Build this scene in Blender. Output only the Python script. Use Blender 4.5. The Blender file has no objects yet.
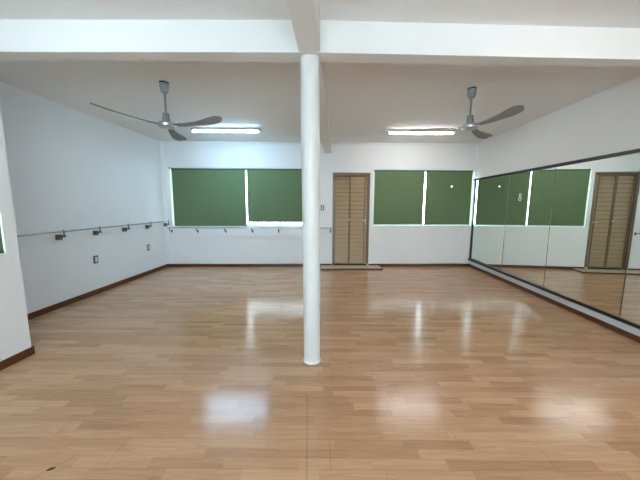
import bpy, bmesh, math, random
from mathutils import Matrix, Vector
random.seed(4)
PI = math.pi
C = bpy.context.scene.collection

# ------------------------------------------------------------------ camera
cam_d = bpy.data.cameras.new('camera'); cam = bpy.data.objects.new('camera', cam_d); C.objects.link(cam)
cam_d.sensor_width = 36; cam_d.lens = 281.03 / 640 * 36; cam_d.clip_start = 0.02
R = [(0.99985, 0.017018, 0.003374), (-0.005446, 0.123211, 0.992366), (-0.016473, 0.992234, -0.123286)]
m = Matrix((R[0], R[1], tuple(-v for v in R[2]))).transposed().to_4x4()
m.translation = (0, 0, 1.45)
cam.matrix_world = m
bpy.context.scene.camera = cam

# ------------------------------------------------------------------ world, exposure
w = bpy.data.worlds.new('sky'); bpy.context.scene.world = w; w.use_nodes = True
wn = w.node_tree.nodes; bg = wn['Background']
SKY = 19.0
sk = wn.new('ShaderNodeTexSky'); sk.sky_type = 'HOSEK_WILKIE'; sk.turbidity = 5; sk.ground_albedo = 0.6
sk.sun_direction = (0.3, -0.5, 0.8)
mx = wn.new('ShaderNodeMixRGB'); mx.inputs[0].default_value = 0.65; mx.inputs[2].default_value = (0.78, 0.92, 1.0, 1)
w.node_tree.links.new(sk.outputs[0], mx.inputs[1]); w.node_tree.links.new(mx.outputs[0], bg.inputs[0])
bg.inputs[1].default_value = SKY
vs = bpy.context.scene.view_settings
vs.view_transform = 'Standard'; vs.look = 'None'; vs.gamma = 1; vs.use_curve_mapping = False
vs.exposure = 1.0
LAMPS = {'back_left': ((0.46, 0.75, 1.0), 60), 'back_right': ((1.0, 0.97, 0.97), 30),
         'front_left': ((0.75, 0.90, 1.0), 29), 'front_right': ((1.0, 0.85, 0.78), 30)}

# ------------------------------------------------------------------ materials
def srgb(r, g, b):
    f = lambda c: (c/255/12.92) if c/255 <= 0.04045 else ((c/255+0.055)/1.055)**2.4
    return (f(r), f(g), f(b), 1)
def mat(name, col, rough=0.5, metal=0.0, spec=0.5, bump=0, bscale=40, var=0, vscale=3, coat=0):
    M = bpy.data.materials.new(name); M.use_nodes = True; nt = M.node_tree; b = nt.nodes['Principled BSDF']
    b.inputs['Base Color'].default_value = col; b.inputs['Roughness'].default_value = rough
    b.inputs['Metallic'].default_value = metal; b.inputs['Specular IOR Level'].default_value = spec
    b.inputs['Coat Weight'].default_value = coat
    tc = nt.nodes.new('ShaderNodeTexCoord')
    if var:
        n = nt.nodes.new('ShaderNodeTexNoise'); n.inputs['Scale'].default_value = vscale; n.inputs['Detail'].default_value = 4
        nt.links.new(tc.outputs['Object'], n.inputs['Vector'])
        r = nt.nodes.new('ShaderNodeMixRGB'); r.inputs[1].default_value = tuple(c*(1-var) for c in col[:3])+(1,)
        r.inputs[2].default_value = tuple(min(1, c*(1+var)) for c in col[:3])+(1,)
        nt.links.new(n.outputs[0], r.inputs[0]); nt.links.new(r.outputs[0], b.inputs['Base Color'])
    if bump:
        n = nt.nodes.new('ShaderNodeTexNoise'); n.inputs['Scale'].default_value = bscale; n.inputs['Detail'].default_value = 5
        nt.links.new(tc.outputs['Object'], n.inputs['Vector'])
        bp = nt.nodes.new('ShaderNodeBump'); bp.inputs['Strength'].default_value = bump; bp.inputs['Distance'].default_value = 0.01
        nt.links.new(n.outputs[0], bp.inputs['Height']); nt.links.new(bp.outputs[0], b.inputs['Normal'])
    return M
M_wall = mat('white_plaster', (0.82, 0.82, 0.825, 1), 0.6, bump=0.18, bscale=6, var=0.02, vscale=1.5, spec=0.3)
M_ceil = mat('ceiling_plaster', (0.86, 0.865, 0.875, 1), 0.8, bump=0.25, bscale=4, var=0.03, vscale=1.2, spec=0.2)
M_col = mat('column_paint', (0.72, 0.73, 0.74, 1), 0.4, bump=0.2, bscale=8, var=0.04, vscale=5)
M_base = mat('dark_wood', srgb(92, 52, 28), 0.35, var=0.25, vscale=9)
M_black = mat('black_frame', srgb(30, 26, 24), 0.35)
M_alu = mat('white_aluminium', (0.8, 0.82, 0.84, 1), 0.4)
M_steel = mat('brushed_steel', (0.28, 0.34, 0.37, 1), 0.3, metal=0.85)
M_dark = mat('dark_bracket', srgb(70, 72, 74), 0.5, metal=0.3)
M_block = mat('wall_block', srgb(96, 84, 78), 0.6)
M_whitebar = mat('painted_bar', srgb(176, 184, 192), 0.35, metal=0.2)
M_fan = mat('fan_grey', srgb(128, 134, 136), 0.4, metal=0.2)
M_fancan = mat('fan_canopy', srgb(140, 148, 150), 0.5)
M_blade = mat('fan_blade', srgb(150, 150, 150), 0.45, metal=0.2)
M_chrome = mat('chrome', (0.6, 0.62, 0.64, 1), 0.35, metal=1)
M_doorfr = mat('bronze_frame', srgb(128, 110, 90), 0.4, metal=0.3)
M_plate = mat('grey_plate', srgb(92, 94, 94), 0.5)
M_rock = mat('white_switch', srgb(215, 218, 220), 0.4)
M_step = mat('step_laminate', srgb(196, 176, 150), 0.35, var=0.08, vscale=6)
M_cap = mat('grey_plastic', srgb(205, 208, 210), 0.5)
M_stick = mat('sticker_white', srgb(225, 235, 235), 0.5)

def mirror_mat():
    M = bpy.data.materials.new('mirror_glass'); M.use_nodes = True; b = M.node_tree.nodes['Principled BSDF']
    b.inputs['Base Color'].default_value = (0.80, 0.86, 0.81, 1); b.inputs['Metallic'].default_value = 1; b.inputs['Roughness'].default_value = 0.0
    return M
M_mirror = mirror_mat()
def glass_mat():
    M = bpy.data.materials.new('window_glass'); M.use_nodes = True; nt = M.node_tree; nt.nodes.remove(nt.nodes['Principled BSDF'])
    t = nt.nodes.new('ShaderNodeBsdfTransparent'); g = nt.nodes.new('ShaderNodeBsdfGlossy'); g.inputs['Roughness'].default_value = 0.02
    f = nt.nodes.new('ShaderNodeFresnel'); x = nt.nodes.new('ShaderNodeMixShader')
    t.inputs[0].default_value = (0.93, 0.97, 0.96, 1)
    nt.links.new(f.outputs[0], x.inputs[0]); nt.links.new(t.outputs[0], x.inputs[1]); nt.links.new(g.outputs[0], x.inputs[2])
    nt.links.new(x.outputs[0], nt.nodes['Material Output'].inputs[0]); return M
M_glass = glass_mat()
def blind_mat(name, c):
    M = bpy.data.materials.new(name); M.use_nodes = True; nt = M.node_tree; nt.nodes.remove(nt.nodes['Principled BSDF']); L = nt.links
    tc = nt.nodes.new('ShaderNodeTexCoord'); s = nt.nodes.new('ShaderNodeSeparateXYZ'); L.new(tc.outputs['Object'], s.inputs[0])
    def wave(sock, freq):
        a = nt.nodes.new('ShaderNodeMath'); a.operation = 'MULTIPLY'; a.inputs[1].default_value = freq; L.new(sock, a.inputs[0])
        b = nt.nodes.new('ShaderNodeMath'); b.operation = 'SINE'; L.new(a.outputs[0], b.inputs[0]); return b.outputs[0]
    ad = nt.nodes.new('ShaderNodeMath'); ad.operation = 'ADD'; L.new(wave(s.outputs[0], 75), ad.inputs[0]); L.new(wave(s.outputs[2], 90), ad.inputs[1])
    mr = nt.nodes.new('ShaderNodeMapRange'); mr.inputs[1].default_value = -2; mr.inputs[2].default_value = 2; mr.inputs[3].default_value = 0; L.new(ad.outputs[0], mr.inputs[0])
    mxn = nt.nodes.new('ShaderNodeMixRGB'); mxn.inputs[1].default_value = tuple(v*0.95 for v in c[:3])+(1,); mxn.inputs[2].default_value = tuple(v*1.05 for v in c[:3])+(1,)
    L.new(mr.outputs[0], mxn.inputs[0])
    d = nt.nodes.new('ShaderNodeBsdfDiffuse'); t = nt.nodes.new('ShaderNodeBsdfTranslucent'); L.new(mxn.outputs[0], d.inputs[0])
    t.inputs[0].default_value = tuple(v*0.55 for v in c[:3])+(1,)
    x = nt.nodes.new('ShaderNodeMixShader'); x.inputs[0].default_value = 0.10
    L.new(d.outputs[0], x.inputs[1]); L.new(t.outputs[0], x.inputs[2]); L.new(x.outputs[0], nt.nodes['Material Output'].inputs[0]); return M
M_blind = blind_mat('green_blind_fabric', srgb(110, 130, 98))

def wood_floor():
    M = bpy.data.materials.new('laminate_floor'); M.use_nodes = True; nt = M.node_tree; L = nt.links; b = nt.nodes['Principled BSDF']
    N = nt.nodes.new
    def math_(op, a, c=None, e=None):
        n = N('ShaderNodeMath'); n.operation = op
        for i, v in enumerate((a, c, e)):
            if v is None: continue
            if isinstance(v, (int, float)): n.inputs[i].default_value = v
            else: L.new(v, n.inputs[i])
        return n.outputs[0]
    tc = N('ShaderNodeTexCoord'); s = N('ShaderNodeSeparateXYZ')
    mp = N('ShaderNodeMapping'); mp.inputs['Rotation'].default_value = (0, 0, -0.012); L.new(tc.outputs['Object'], mp.inputs[0]); L.new(mp.outputs[0], s.inputs[0])
    X, Y = s.outputs[0], s.outputs[1]
    SH, SL, PL = 0.066, 0.42, 1.26
    row = math_('FLOOR', math_('DIVIDE', Y, SH)); prow = math_('FLOOR', math_('DIVIDE', Y, SH*3))
    def white(v):
        n = N('ShaderNodeTexWhiteNoise'); n.noise_dimensions = '1D'; L.new(v, n.inputs['W']); return n.outputs['Value']
    xo = math_('ADD', math_('DIVIDE', X, SL), math_('MULTIPLY', white(row), 7.3))
    col = math_('FLOOR', xo)
    cmb = N('ShaderNodeCombineXYZ'); L.new(row, cmb.inputs[0]); L.new(col, cmb.inputs[1])
    wn2 = N('ShaderNodeTexWhiteNoise'); wn2.noise_dimensions = '3D'; L.new(cmb.outputs[0], wn2.inputs['Vector'])
    rnd = wn2.outputs['Value']
    # grain: noise stretched along the boards, shifted per strip
    gv = N('ShaderNodeCombineXYZ'); L.new(math_('ADD', math_('MULTIPLY', X, 2.2), math_('MULTIPLY', rnd, 50)), gv.inputs[0]); L.new(math_('MULTIPLY', Y, 30), gv.inputs[1])
    g = N('ShaderNodeTexNoise'); g.inputs['Scale'].default_value = 1; g.inputs['Detail'].default_value = 6; g.inputs['Distortion'].default_value = 1.6; L.new(gv.outputs[0], g.inputs['Vector'])
    cr = N('ShaderNodeValToRGB'); e = cr.color_ramp.elements
    e[0].position = 0; e[0].color = srgb(168, 126, 94); e[1].position = 1; e[1].color = srgb(214, 174, 138)
    k = cr.color_ramp.elements.new(0.5); k.color = srgb(192, 150, 116)
    fac = math_('ADD', math_('MULTIPLY', rnd, 0.52), math_('MULTIPLY', math_('SUBTRACT', g.outputs[0], 0.28), 0.95)); L.new(fac, cr.inputs[0])
    # seams
    fy = math_('FRACT', math_('DIVIDE', Y, SH*3)); ey = math_('MINIMUM', fy, math_('SUBTRACT', 1, fy)); my = math_('LESS_THAN', ey, 0.008)
    fx = math_('FRACT', math_('ADD', math_('DIVIDE', X, PL), math_('MULTIPLY', white(prow), 5.1))); ex = math_('MINIMUM', fx, math_('SUBTRACT', 1, fx)); mxx = math_('LESS_THAN', ex, 0.0012)
    seam = math_('MAXIMUM', math_('MULTIPLY', my, 0.22), math_('MULTIPLY', mxx, 0.35))
    sx = N('ShaderNodeSeparateXYZ'); L.new(tc.outputs['Object'], sx.inputs[0])
    wob = math_('SUBTRACT', sx.outputs[0], math_('ADD', -0.008, math_('MULTIPLY', sx.outputs[1], -0.06)))
    run = math_('MULTIPLY', math_('LESS_THAN', math_('ABSOLUTE', wob), 0.0018), math_('LESS_THAN', sx.outputs[1], 2.0))
    seam = math_('MAXIMUM', seam, math_('MULTIPLY', run, 0.6))
    # crack with a chip, near the left front
    u = math_('SUBTRACT', math_('ADD', sx.outputs[0], 1.503), math_('MULTIPLY', math_('SUBTRACT', sx.outputs[1], 1.358), 0.75))
    v = math_('ABSOLUTE', math_('SUBTRACT', sx.outputs[1], 1.358))
    crack = math_('MULTIPLY', math_('LESS_THAN', math_('ABSOLUTE', u), 0.0022), math_('LESS_THAN', v, 0.10))
    chip = math_('LESS_THAN', math_('ADD', math_('POWER', math_('DIVIDE', u, 0.016), 2), math_('POWER', math_('DIVIDE', v, 0.012), 2)), 1)
    seam = math_('MAXIMUM', seam, math_('MAXIMUM', math_('MULTIPLY', crack, 0.45), math_('MULTIPLY', chip, 0.9)))
    dk = N('ShaderNodeMixRGB'); dk.inputs[2].default_value = srgb(50, 34, 24); L.new(seam, dk.inputs[0]); L.new(cr.outputs[0], dk.inputs[1])
    L.new(dk.outputs[0], b.inputs['Base Color'])
    n2 = N('ShaderNodeTexNoise'); n2.inputs['Scale'].default_value = 2.5; n2.inputs['Detail'].default_value = 3; L.new(tc.outputs['Object'], n2.inputs['Vector'])
    mr = N('ShaderNodeMapRange'); mr.inputs[3].default_value = 0.10; mr.inputs[4].default_value = 0.24; L.new(n2.outputs[0], mr.inputs[0]); L.new(mr.outputs[0], b.inputs['Roughness'])
    b.inputs['Specular IOR Level'].default_value = 0.36
    n3 = N('ShaderNodeTexNoise'); n3.inputs['Scale'].default_value = 1; n3.inputs['Detail'].default_value = 2; gm = N('ShaderNodeMapping'); gm.inputs['Scale'].default_value = (4, 90, 1); L.new(tc.outputs['Object'], gm.inputs[0]); L.new(gm.outputs[0], n3.inputs['Vector'])
    bp = N('ShaderNodeBump'); bp.inputs['Strength'].default_value = 0.10; bp.inputs['Distance'].default_value = 0.004; L.new(n3.outputs[0], bp.inputs['Height']); L.new(bp.outputs[0], b.inputs['Normal'])
    return M
M_floor = wood_floor()

def louvre_mat():
    M = bpy.data.materials.new('door_slats'); M.use_nodes = True; nt = M.node_tree; L = nt.links; b = nt.nodes['Principled BSDF']
    tc = nt.nodes.new('ShaderNodeTexCoord'); mp = nt.nodes.new('ShaderNodeMapping'); mp.inputs['Scale'].default_value = (2, 2, 26); L.new(tc.outputs['Object'], mp.inputs[0])
    n = nt.nodes.new('ShaderNodeTexNoise'); n.inputs['Scale'].default_value = 2; n.inputs['Detail'].default_value = 5; L.new(mp.outputs[0], n.inputs['Vector'])
    r = nt.nodes.new('ShaderNodeMixRGB'); r.inputs[1].default_value = srgb(146, 122, 94); r.inputs[2].default_value = srgb(184, 156, 122)
    L.new(n.outputs[0], r.inputs[0]); L.new(r.outputs[0], b.inputs['Base Color']); b.inputs['Roughness'].default_value = 0.42; b.inputs['Metallic'].default_value = 0.25
    return M
M_slat = louvre_mat()

# ------------------------------------------------------------------ mesh helpers
def MB(): return bmesh.new()
def box(bm, x0, x1, y0, y1, z0, z1, bevel=0):
    r = bmesh.ops.create_cube(bm, size=1)
    M = Matrix.Translation(((x0+x1)/2, (y0+y1)/2, (z0+z1)/2)) @ Matrix.Diagonal((abs(x1-x0), abs(y1-y0), abs(z1-z0), 1))
    bmesh.ops.transform(bm, matrix=M, verts=r['verts'])
    if bevel:
        vset = set(r['verts']); es = [e for e in bm.edges if e.verts[0] in vset and e.verts[1] in vset]
        bmesh.ops.bevel(bm, geom=es, offset=bevel, segments=2, affect='EDGES', profile=0.5)
    return r['verts']
def tube(bm, a, b, r, r2=None, seg=16, cap=True):
    a, b = Vector(a), Vector(b); d = b-a
    q = d.to_track_quat('Z', 'Y').to_matrix().to_4x4()
    M = Matrix.Translation((a+b)/2) @ q
    bmesh.ops.create_cone(bm, cap_ends=cap, segments=seg, radius1=r, radius2=r if r2 is None else r2, depth=d.length, matrix=M)
def lathe(bm, prof, seg=32):
    rings = [[bm.verts.new((r*math.cos(2*PI*i/seg), r*math.sin(2*PI*i/seg), z)) for i in range(seg)] for r, z in prof]
    for a, b in zip(rings, rings[1:]):
        for i in range(seg): bm.faces.new((a[i], a[(i+1) % seg], b[(i+1) % seg], b[i]))
    bm.faces.new(rings[0][::-1]); bm.faces.new(rings[-1])
def prism(bm, pts, z0, z1):
    a = [bm.verts.new((x, y, z0)) for x, y in pts]; b = [bm.verts.new((x, y, z1)) for x, y in pts]; n = len(pts)
    for i in range(n): bm.faces.new((a[i], a[(i+1) % n], b[(i+1) % n], b[i]))
    bm.faces.new(a[::-1]); bm.faces.new(b)
def obj(name, bm, material, parent=None, smooth=False):
    bmesh.ops.recalc_face_normals(bm, faces=bm.faces)
    me = bpy.data.meshes.new(name); bm.to_mesh(me); bm.free(); me.materials.append(material)
    if smooth:
        for p in me.polygons: p.use_smooth = True
        me.set_sharp_from_angle(angle=math.radians(40))
    o = bpy.data.objects.new(name, me); C.objects.link(o)
    if parent is not None: o.parent = parent
    return o
def struct(o): o['kind'] = 'structure'; return o
def tag(o, label, cat, group=None):
    o['label'] = label; o['category'] = cat
    if group: o['group'] = group
    return o
def empty(name, M):
    o = bpy.data.objects.new(name, None); C.objects.link(o); o.matrix_world = M; o.empty_display_size = 0.1; return o
def frame(origin, xdir):
    x = Vector((xdir[0], xdir[1], 0)).normalized(); y = Vector((-x.y, x.x, 0))
    M = Matrix(((x.x, y.x, 0, origin[0]), (x.y, y.y, 0, origin[1]), (0, 0, 1, 0), (0, 0, 0, 1))); return M
def at(F, s, d, z): return F @ Matrix.Translation((s, d, z))

# ------------------------------------------------------------------ room frames (local: x along wall, y into the wall, z up)
ZC = 2.85
BL = Vector((-3.667, 6.41)); BR = Vector((3.487, 6.695)); WB = (BR-BL).length
FB = frame(BL, BR-BL)
FL = frame(BL, (0.0223, 1.0))
FR = frame(BR, (-0.027, -1.0))
NC = Vector((-2.838, 2.53))                     # corner of the projecting near wall
FN = frame(NC, (0.0223, 1.0))
YB = -2.6                                        # wall behind the camera

def wall_with_holes(name, F, s0, s1, holes, thick=0.16, z1=ZC):
    bm = MB(); xs = sorted({s0, s1} | {h[0] for h in holes} | {h[1] for h in holes})
    for a, b in zip(xs, xs[1:]):
        hs = sorted([h for h in holes if h[0] <= a and h[1] >= b], key=lambda h: h[2]); z = 0
        for h in hs:
            if h[2] > z: box(bm, a, b, 0, thick, z, h[2])
            z = h[3]
        if z < z1: box(bm, a, b, 0, thick, z, z1)
    bmesh.ops.remove_doubles(bm, verts=bm.verts, dist=1e-5)
    o = obj(name, bm, M_wall); o.matrix_world = F; return struct(o)

# floor and ceiling
bm = MB(); prism(bm, [(-4.2, YB-0.2), (4.0, YB-0.2), (4.0, 7.1), (-4.2, 7.1)], -0.1, 0); struct(obj('floor', bm, M_floor))
bm = MB(); prism(bm, [(-4.2, YB-0.2), (4.0, YB-0.2), (4.0, 7.1), (-4.2, 7.1)], ZC, ZC+0.12); struct(obj('ceiling', bm, M_ceil))
W1 = (0.165, 3.44, 0.95, 2.275); W2 = (4.795, 7.13, 0.968, 2.275); D1 = (3.85, 4.71, 0, 2.19)
wall_with_holes('wall_back', FB, -0.3, WB+0.3, [W1, W2, D1])
wall_with_holes('wall_left', FL, -4.0, 0.0, [])
NW = (-1.75, -0.105, 1.0, 2.27)
wall_with_holes('wall_near_left', FN, -5.3, 0, [NW])
bm = MB(); box(bm, -0.14, 0, 0.155, 0.95, 0, ZC); o = obj('wall_return', bm, M_wall); o.matrix_world = FN; struct(o)
wall_with_holes('wall_right', FR, 0.0, 9.4, [])
FF = frame((3.6, YB), (-1.0, 0.0))
W_FILL = (1.8, 5.2, 0.95, 1.85)  # unseen opening behind the camera, added to let in frontal fill daylight
wall_with_holes('wall_front', FF, -0.4, 7.8, [W_FILL])

# plaster coves in the two far corners and along the top of the back wall
bm = MB(); prism(bm, [(0, 0), (0.06, 0), (0.0, -0.05)], 0.08, ZC); o = obj('trim_corner_left', bm, M_wall); o.matrix_world = FB; struct(o)
bm = MB(); prism(bm, [(WB, 0), (WB-0.03, 0), (WB-0.0, -0.05)], 2.28, ZC); o = obj('trim_corner_right', bm, M_wall); o.matrix_world = FB; struct(o)
bm = MB(); box(bm, 0.0, WB, -0.035, 0, ZC-0.035, ZC, 0.008); o = obj('trim_cornice', bm, M_wall); o.matrix_world = FB; struct(o)

# ceiling beams
ZB = 2.62
bm = MB(); prism(bm, [(-3.1, 2.29), (-0.1, 2.33), (3.44, 2.51), (3.44, 2.616), (-0.1, 2.48), (-3.1, 2.405)], ZB, ZC)
struct(obj('trim_cross_beam', bm, M_wall))
bm = MB()
def xl(y): return -0.205+0.040*(y-2.3)+0.006*(y-2.3)
def xr_(y): return -0.043+0.043*(y-2.3)
for ya, yz in ((YB, 2.31), (2.485, 6.55)):
    prism(bm, [(xl(ya), ya), (xr_(ya), ya), (xr_(yz), yz), (xl(yz), yz)], ZB-0.001, ZC)
struct(obj('trim_long_beam', bm, M_wall))

# baseboards
def baseboard(name, F, s0, s1, h=0.078, t=0.014):
    bm = MB(); box(bm, s0, s1, -t, 0, 0, h, 0.003); o = obj(name, bm, M_base); o.matrix_world = F; return struct(o)
baseboard('baseboard_back_left', FB, 0.0, D1[0]-0.01, 0.068); baseboard('baseboard_back_right', FB, D1[1]+0.01, WB, 0.068)
baseboard('baseboard_left', FL, -3.9, 0); baseboard('baseboard_near_left', FN, -5.1, 0.014)
baseboard('baseboard_right', FR, 0, 9.28, 0.062)
bm = MB(); box(bm, 0, 0.014, -0.014, 0.85, 0, 0.078, 0.003); o = obj('baseboard_return', bm, M_base); o.matrix_world = FN; struct(o)

# round column
t = tag(empty('support_column', Matrix.Translation((-0.112, 2.493, 0)) @ Matrix.Rotation(math.radians(-0.3), 4, 'Y') @ Matrix.Rotation(math.radians(1.6), 4, 'X')), 'round white painted column standing mid-room under the crossing of two ceiling beams', 'column')
bm = MB(); lathe(bm, [(0.074, 0), (0.0755, 0.02), (0.0765, 0.1), (0.0775, 1.3), (0.0785, ZB)], 48); obj('shaft', bm, M_col, t, True)
bm = MB(); lathe(bm, [(0.083, 0.0), (0.083, 0.006), (0.0765, 0.014)], 48); obj('caulk_ring', bm, M_wall, t, True)

# ------------------------------------------------------------------ windows
def window(n, F, h, mull, casing=0):
    s0, s1, z0, z1 = h
    root = empty('window_%d' % n, at(F, (s0+s1)/2, 0, z0)); struct(root); W = (s1-s0)/2; H = z1-z0
    bm = MB(); f = 0.045
    box(bm, -W, W, 0.08, 0.13, 0, f); box(bm, -W, W, 0.08, 0.13, H-f, H); box(bm, -W, -W+f, 0.08, 0.13, f, H-f); box(bm, W-f, W, 0.08, 0.13, f, H-f)
    for x in mull: box(bm, x-0.02, x+0.02, 0.085, 0.125, f, H-f)
    obj('window_frame', bm, M_alu, root)
    if casing:
        bm = MB(); box(bm, -W-casing, -W, -0.012, 0.02, -0.02, H+0.02, 0.003); obj('casing', bm, M_alu, root)
    xs = [-W+f] + list(mull) + [W-f]
    for a, b in zip(xs, xs[1:]):
        bm = MB(); box(bm, a+0.021, b-0.021, 0.102, 0.106, f, H-f); obj('pane', bm, M_glass, root)
    bm = MB(); box(bm, -W, W, -0.012, 0.08, -0.0, 0.012, 0.002); obj('window_sill', bm, M_alu, root)
window(1, FB, W1, (-0.82, 0.0, 0.82)); window(2, FB, W2, (-0.58, 0.0, 0.58), 0.055); window(3, FN, NW, (0.0,)); window(4, FF, W_FILL, (-0.75, 0.0, 0.75))  # the last window is out of view, added only for fill light

def blind(F, s0, s1, zb, zt, label, rail=M_alu, knob=False, hole=None):
    root = tag(empty('roller_blind', at(F, (s0+s1)/2, -0.0, zb)), label, 'blind', 'green roller blinds over the windows'); W = (s1-s0)/2; H = zt-zb
    bm = MB(); xs = [-W+2*W*i/14 for i in range(15)]; zs = [0.012+(H-0.03)*j/6 for j in range(7)]
    if hole:
        hx, hz = hole; xs = sorted(xs+[hx-0.011, hx+0.011]); zs = sorted(zs+[hz-0.007, hz+0.007])
    for side in (0.0, 0.0016):
        rows = [[bm.verts.new((x, 0.006+side+0.0025*math.sin(x*11+z*4), z)) for x in xs] for z in zs]
        for j in range(len(zs)-1):
            for i in range(len(xs)-1):
                if hole and abs((xs[i]+xs[i+1])/2-hole[0]) < 0.001 and abs((zs[j]+zs[j+1])/2-hole[1]) < 0.001: continue
                bm.faces.new((rows[j][i], rows[j][i+1], rows[j+1][i+1], rows[j+1][i]))
    me = obj('fabric', bm, M_blind, root, True)
    bm = MB(); box(bm, -W, W, 0.0, 0.018, 0, 0.020, 0.004); obj('bottom_rail', bm, rail, root)
    bm = MB(); tube(bm, (-W, 0.022, H-0.006), (W, 0.022, H-0.006), 0.017); obj('roller_tube', bm, M_dark, root, True)
    for x in (-W, W):
        bm = MB(); box(bm, x-0.004, x+0.004, 0.0, 0.05, H-0.035, H+0.018, 0.001); obj('bracket', bm, M_dark, root)
    if knob:
        bm = MB(); tube(bm, (-W-0.03, -0.012, H+0.012), (-W-0.03, 0.0, H+0.012), 0.017); obj('end_knob', bm, M_dark, root, True)
    return root
M_rail_green = mat('green_rail', srgb(70, 100, 76), 0.5)
blind(FB, 0.205, 1.862, 0.915, 2.255, 'green roller blind nearest the left corner, hanging down to the wall barre', knob=True)
blind(FB, 1.888, 3.415, 1.046, 2.255, 'green roller blind left of the column, stopping short above a bright sill')
blind(FB, 4.812, 5.972, 1.005, 2.245, 'green roller blind just right of the louvred door', rail=M_rail_green)
blind(FB, 6.008, 7.085, 1.003, 2.245, 'green roller blind next to the mirror, with a small pinhole of light', rail=M_rail_green, hole=(0.065, 0.885))
blind(FN, -1.70, -0.115, 1.018, 2.25, 'green roller blind at the left edge of the photo, on the projecting near wall', rail=M_rail_green)
# ------------------------------------------------------------------ door
root = struct(empty('door_1', at(FB, D1[0], 0, 0))); W = D1[1]-D1[0]; H = D1[3]
bm = MB(); box(bm, 0, 0.045, -0.012, 0.12, 0.03, H, 0.003); box(bm, W-0.045, W, -0.012, 0.12, 0.03, H, 0.003); box(bm, 0.045, W-0.045, -0.012, 0.12, H-0.05, H, 0.003)
obj('door_frame', bm, M_doorfr, root)
def leaf(x0, x1, strip):
    bm = MB(); st = 0.020; z0, z1 = 0.05, H-0.055
    box(bm, x0, x0+st, 0.03, 0.07, z0, z1, 0.003); box(bm, x1-st, x1, 0.03, 0.07, z0, z1, 0.003)
    box(bm, x0+st, x1-st, 0.035, 0.065, z0, z0+0.03); box(bm, x0+st, x1-st, 0.035, 0.065, z1-0.03, z1); box(bm, x0+st, x1-st, 0.036, 0.065, 1.05, 1.062)
    lf = obj('leaf', bm, M_doorfr, root)
    bm = MB(); z = z0+0.03; k = 0; p = 0.098
    while z < z1-0.04:
        zz = min(z+p, z1-0.03)
        vs_ = [(x0+st, 0.040, z), (x1-st, 0.040, z), (x1-st, 0.057, zz-0.009), (x0+st, 0.057, zz-0.009), (x0+st, 0.062, z), (x1-st, 0.062, z), (x1-st, 0.062, zz-0.008), (x0+st, 0.062, zz-0.008)]
        v = [bm.verts.new(c) for c in vs_]
        for f in ((0, 1, 2, 3), (4, 5, 6, 7), (0, 1, 5, 4), (2, 3, 7, 6), (0, 3, 7, 4), (1, 2, 6, 5)): bm.faces.new([v[i] for i in f])
        z += p
    obj('louvres', bm, M_slat, lf)
    return lf
leaf(0.052, 0.40, 0); lf = leaf(0.407, 0.755, 1)
bm = MB(); box(bm, 0.757, W-0.047, 0.045, 0.07, 0.05, H-0.055); obj('side_panel', bm, M_slat, root)
bm = MB(); tube(bm, (0.395, 0.028, 1.12), (0.395, 0.012, 1.12), 0.010); tube(bm, (0.395, 0.012, 1.12), (0.395, 0.004, 1.12), 0.016); obj('knob', bm, M_chrome, root, True)
bm = MB(); box(bm, 0.775, 0.79, 0.035, 0.045, 1.0, 1.14, 0.002); tube(bm, (0.782, 0.034, 1.09), (0.782, 0.0, 1.09), 0.008); tube(bm, (0.782, 0.0, 1.09), (0.70, 0.0, 1.09), 0.007); obj('door_handle', bm, M_chrome, root, True)
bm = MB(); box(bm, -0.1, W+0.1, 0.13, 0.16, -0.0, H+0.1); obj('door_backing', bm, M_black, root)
bm = MB(); box(bm, W-0.04, W-0.0, -0.05, -0.018, 0.0325, 0.075, 0.006); o = obj('door_stop', bm, M_stick); o.matrix_world = at(FB, D1[0], 0, 0)
tag(o, 'small white door stop at the right foot of the louvred door', 'door stop')

# step in front of the door
t = tag(empty('threshold_step', at(FB, 4.24, -0.16, 0)), 'low beige step board with dark edging on the floor before the louvred door', 'step')
bm = MB(); prism(bm, [(-0.66, -0.19), (0.72, -0.19), (0.70, 0.145), (-0.66, 0.145)], 0.006, 0.032); obj('board', bm, M_step, t)
bm = MB(); box(bm, -0.675, 0.735, -0.212, -0.19, 0, 0.032, 0.004); box(bm, 0.72, 0.738, -0.21, 0.145, 0, 0.030, 0.003); obj('edging', bm, M_base, t)

# ------------------------------------------------------------------ mirror wall
MROT = 0.0
t = tag(empty('wall_mirror', at(FR, 0.02, 0, 0.158) @ Matrix.Rotation(math.radians(MROT), 4, 'Z')), 'long black-framed wall mirror made of joined panels covering the right wall', 'mirror')
ML, MH = 4.78, 1.90; f = 0.042
bm = MB(); box(bm, 0, ML, -0.058, 0, 0, f, 0.003); box(bm, 0, ML, -0.058, 0, MH-f, MH, 0.003); box(bm, 0, f*0.6, -0.030, 0, f, MH-f, 0.003); box(bm, ML-f*0.7, ML, -0.058, 0, f, MH-f, 0.003)
obj('mirror_frame', bm, M_black, t)
jo = [0.03, 1.28, 2.395, 3.57, ML-0.03]
for a, b in zip(jo, jo[1:]):
    bm = MB(); hw = (b-a)/2-0.0022; box(bm, -hw, hw, -0.003, 0.003, f, MH-f); pn = obj('mirror_panel', bm, M_mirror, t)
    pn.matrix_local = Matrix.Translation(((a+b)/2, -0.008-(a+b)/2*0.0100, 0)) @ Matrix.Rotation(math.radians(-0.85), 4, 'Z')   # panels sit slightly skewed in the frame
bm = MB(); box(bm, f*0.7, ML-0.03, -0.002, 0.0, f, MH-f); obj('backing_board', bm, M_black, t)
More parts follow.
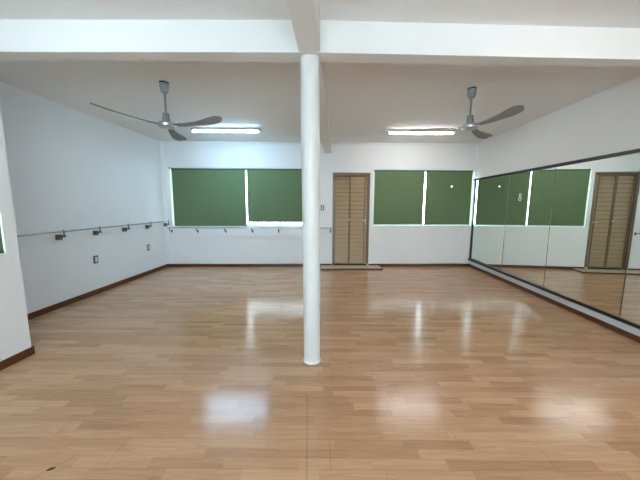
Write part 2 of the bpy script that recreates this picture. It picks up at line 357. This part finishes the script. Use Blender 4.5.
# ring shaped sticker on the mirror
t = tag(empty('ring_sticker', at(FR, 0.02, 0, 0) @ Matrix.Rotation(math.radians(MROT), 4, 'Z') @ Matrix.Translation((1.645, -0.008-1.645*0.0100-0.0045, 1.60)) @ Matrix.Rotation(math.radians(-0.85), 4, 'Z')), 'small white sticker of two joined rings on the mirror glass', 'sticker')
for dz, r in ((0.035, 0.030), (-0.03, 0.037)):
    bm = MB(); n = 24
    for a in range(n):
        c0, c1 = 2*PI*a/n, 2*PI*(a+1)/n; ro, ri = r, r-0.011
        vv = [(ro*math.cos(c0), 0, ro*math.sin(c0)+dz), (ro*math.cos(c1), 0, ro*math.sin(c1)+dz), (ri*math.cos(c1), 0, ri*math.sin(c1)+dz), (ri*math.cos(c0), 0, ri*math.sin(c0)+dz)]
        lo = [bm.verts.new((x, -0.0012, z)) for x, y, z in vv]; hi = [bm.verts.new((x, 0, z)) for x, y, z in vv]
        bm.faces.new(lo); bm.faces.new(hi)
        for i in range(4): bm.faces.new((lo[i], lo[(i+1) % 4], hi[(i+1) % 4], hi[i]))
    bmesh.ops.remove_doubles(bm, verts=bm.verts, dist=1e-5)
    obj('ring', bm, M_stick, t)

# ------------------------------------------------------------------ barres
# left wall: steel tube carried by posts on wall blocks
t = tag(empty('ballet_barre', at(FL, -1.7, 0, 1.0)), 'thin steel ballet barre running along the left wall on dark blocks', 'barre')
ys = [-3.22, -2.585, -1.97, -1.335, -0.69, -0.06]
bm = MB(); tube(bm, (-3.30+1.7, -0.105, 0.075), (-0.04+1.7, -0.105, 0.075), 0.0105); obj('rail', bm, M_steel, t, True)
for y in ys:
    x = y+1.7
    bm = MB(); box(bm, x-0.028, x+0.028, -0.055, 0, -0.042, 0.030, 0.004); bk = obj('wall_block', bm, M_block, t)
    bm = MB(); box(bm, x-0.013, x+0.013, -0.125, -0.055, -0.004, 0.018, 0.004); tube(bm, (x, -0.105, 0.0), (x, -0.105, 0.098), 0.0085); obj('post', bm, M_dark, bk, True)
# back wall: paler tube under the left windows
t = tag(empty('ballet_barre', at(FB, 2.0, 0, 0.93)), 'pale ballet barre on the back wall below the left blinds, ending at the door', 'barre')
bm = MB(); tube(bm, (0.10-2, -0.13, 0.0), (3.835-2, -0.13, 0.0), 0.013); obj('rail', bm, M_whitebar, t, True)
for s in (0.14, 0.735, 1.375, 1.995, 2.60, 3.80):
    x = s-2
    bm = MB(); tube(bm, (x, 0, -0.085), (x, -0.10, -0.075), 0.007, seg=10); tube(bm, (x, -0.10, -0.075), (x, -0.13, -0.01), 0.008, seg=10); box(bm, x-0.014, x+0.014, -0.012, 0, -0.12, -0.055, 0.003); obj('bracket', bm, M_dark, t, True)

# ------------------------------------------------------------------ switches and sockets
def plate(F, s, z, w, h, label, cat, name, wide=0.5):
    t = tag(empty(name, at(F, s, 0, z)), label, cat)
    bm = MB(); box(bm, -w/2, w/2, -0.010, 0, -h/2, h/2, 0.003); obj('face_plate', bm, M_plate, t)
    bm = MB(); box(bm, -w*wide/2, w*wide/2, -0.016, -0.010, -h*0.33, h*0.33, 0.002); obj('rocker', bm, M_rock, t)
    return t
plate(FL, -1.99, 0.563, 0.085, 0.125, 'dark-edged wall socket on the left wall, nearer the camera', 'socket', 'wall_socket')
plate(FL, -0.66, 0.558, 0.085, 0.125, 'dark-edged wall socket on the left wall, nearer the far corner', 'socket', 'wall_socket')
plate(FB, 3.616, 1.385, 0.075, 0.12, 'grey light switch between the column and the louvred door', 'switch', 'light_switch', 0.35)

# ------------------------------------------------------------------ tube lamps
def lamp(x, y, key, label, rz=0.035):
    col, st = LAMPS[key]
    t = tag(empty('tube_lamp', Matrix.Translation((x, y, ZC)) @ Matrix.Rotation(rz, 4, 'Z')), label, 'lamp', 'white tube lamps on the ceiling')
    bm = MB(); box(bm, -0.64, 0.64, -0.052, 0.052, -0.040, 0, 0.004); obj('housing', bm, M_cap, t)
    bm = MB(); box(bm, -0.60, 0.60, -0.030, 0.030, -0.062, -0.041, 0.006)
    M = bpy.data.materials.new('glowing_tube'); M.use_nodes = True; b = M.node_tree.nodes['Principled BSDF']
    b.inputs['Emission Color'].default_value = col+(1,); b.inputs['Emission Strength'].default_value = st; b.inputs['Base Color'].default_value = (.8, .8, .8, 1)
    obj('tube', bm, M, t, True)
    for sx in (-1, 1):
        bm = MB(); box(bm, sx*0.60, sx*0.645, -0.036, 0.036, -0.070, -0.036, 0.006); obj('end_cap', bm, M_cap, t)
lamp(-1.835, 5.38, 'back_left', 'glowing bluish white tube lamp on the ceiling by the left fan')
lamp(1.80, 5.53, 'back_right', 'glowing white tube lamp on the ceiling by the right fan')
lamp(-1.9, 1.1, 'front_left', 'tube lamp on the front ceiling bay, left of the long beam, above the frame')
lamp(1.9, 1.1, 'front_right', 'tube lamp on the front ceiling bay, right of the long beam, above the frame')

# ------------------------------------------------------------------ ceiling fans
def fan(x, y, zh, azs, label, lifts):
    t = tag(empty('ceiling_fan', Matrix.Translation((x, y, ZC))), label, 'fan', 'three-bladed ceiling fans'); z = zh-ZC
    bm = MB(); lathe(bm, [(0.03, 0), (0.052, -0.004), (0.052, -0.014), (0.03, -0.018)]); obj('ceiling_plate', bm, M_black, t, True)
    bm = MB(); lathe(bm, [(0.048, -0.018), (0.050, -0.05), (0.044, -0.09), (0.030, -0.115), (0.012, -0.118)]); obj('canopy', bm, M_fancan, t, True)
    bm = MB(); tube(bm, (0, 0, -0.115), (0, 0, z+0.10), 0.011); obj('down_rod', bm, M_fan, t, True)
    bm = MB(); lathe(bm, [(0.014, z+0.125), (0.036, z+0.12), (0.042, z+0.045), (0.046, z+0.02)]); obj('coupling_cover', bm, M_fancan, t, True)
    bm = MB(); lathe(bm, [(0.05, z+0.022), (0.085, z+0.015), (0.098, z-0.006), (0.094, z-0.026), (0.07, z-0.042), (0.03, z-0.048)]); obj('motor', bm, M_chrome, t, True)
    for a, lift in zip(azs, lifts):
        A = math.radians(a); Rz = Matrix.Rotation(A, 4, 'Z')
        bm = MB(); box(bm, 0.07, 0.20, -0.024, 0.024, z-0.014, z-0.009); ar = obj('blade_iron', bm, M_fan, t); ar.matrix_local = Rz
        bm = MB(); n = 22; r0, r1 = 0.13, 0.70; up = []; lo = []
        for i in range(n+1):
            u = i/n; r = r0+(r1-r0)*u
            wd = 0.030+0.040*min(1, (u/0.72))**1.5
            if u > 0.86: wd *= math.sqrt(max(0.02, 1-((u-0.86)/0.145)**2))
            zc = z-0.006+lift*u*u; tw = -(0.28-0.08*u)
            sweep = 0.03*math.sin(u*PI)
            for th, L in ((0.0015, up), (-0.0015, lo)):
                L.append([bm.verts.new((r, sweep+wd*k, zc+th+wd*k*tw-0.010*(k*k))) for k in (-1, -0.5, 0, 0.5, 1)])
        for L in (up, lo):
            for p, q in zip(L, L[1:]):
                for k in range(4): bm.faces.new((p[k], p[k+1], q[k+1], q[k]))
        for k in (0, 4):
            for i in range(n): bm.faces.new((up[i][k], up[i+1][k], lo[i+1][k], lo[i][k]))
        for i in (0, n):
            for k in range(4): bm.faces.new((up[i][k], up[i][k+1], lo[i][k+1], lo[i][k]))
        bl = obj('blade', bm, M_blade, t, True); bl.matrix_local = Rz
fan(-1.86, 3.405, 2.385, (-10, 102, -131), 'grey ceiling fan on the left, by the bluish tube lamp', (0.05, -0.02, 0.07))
fan(1.76, 3.604, 2.412, (-76, 43, 163), 'grey ceiling fan on the right, above the mirror side', (0.02, -0.01, 0.01))
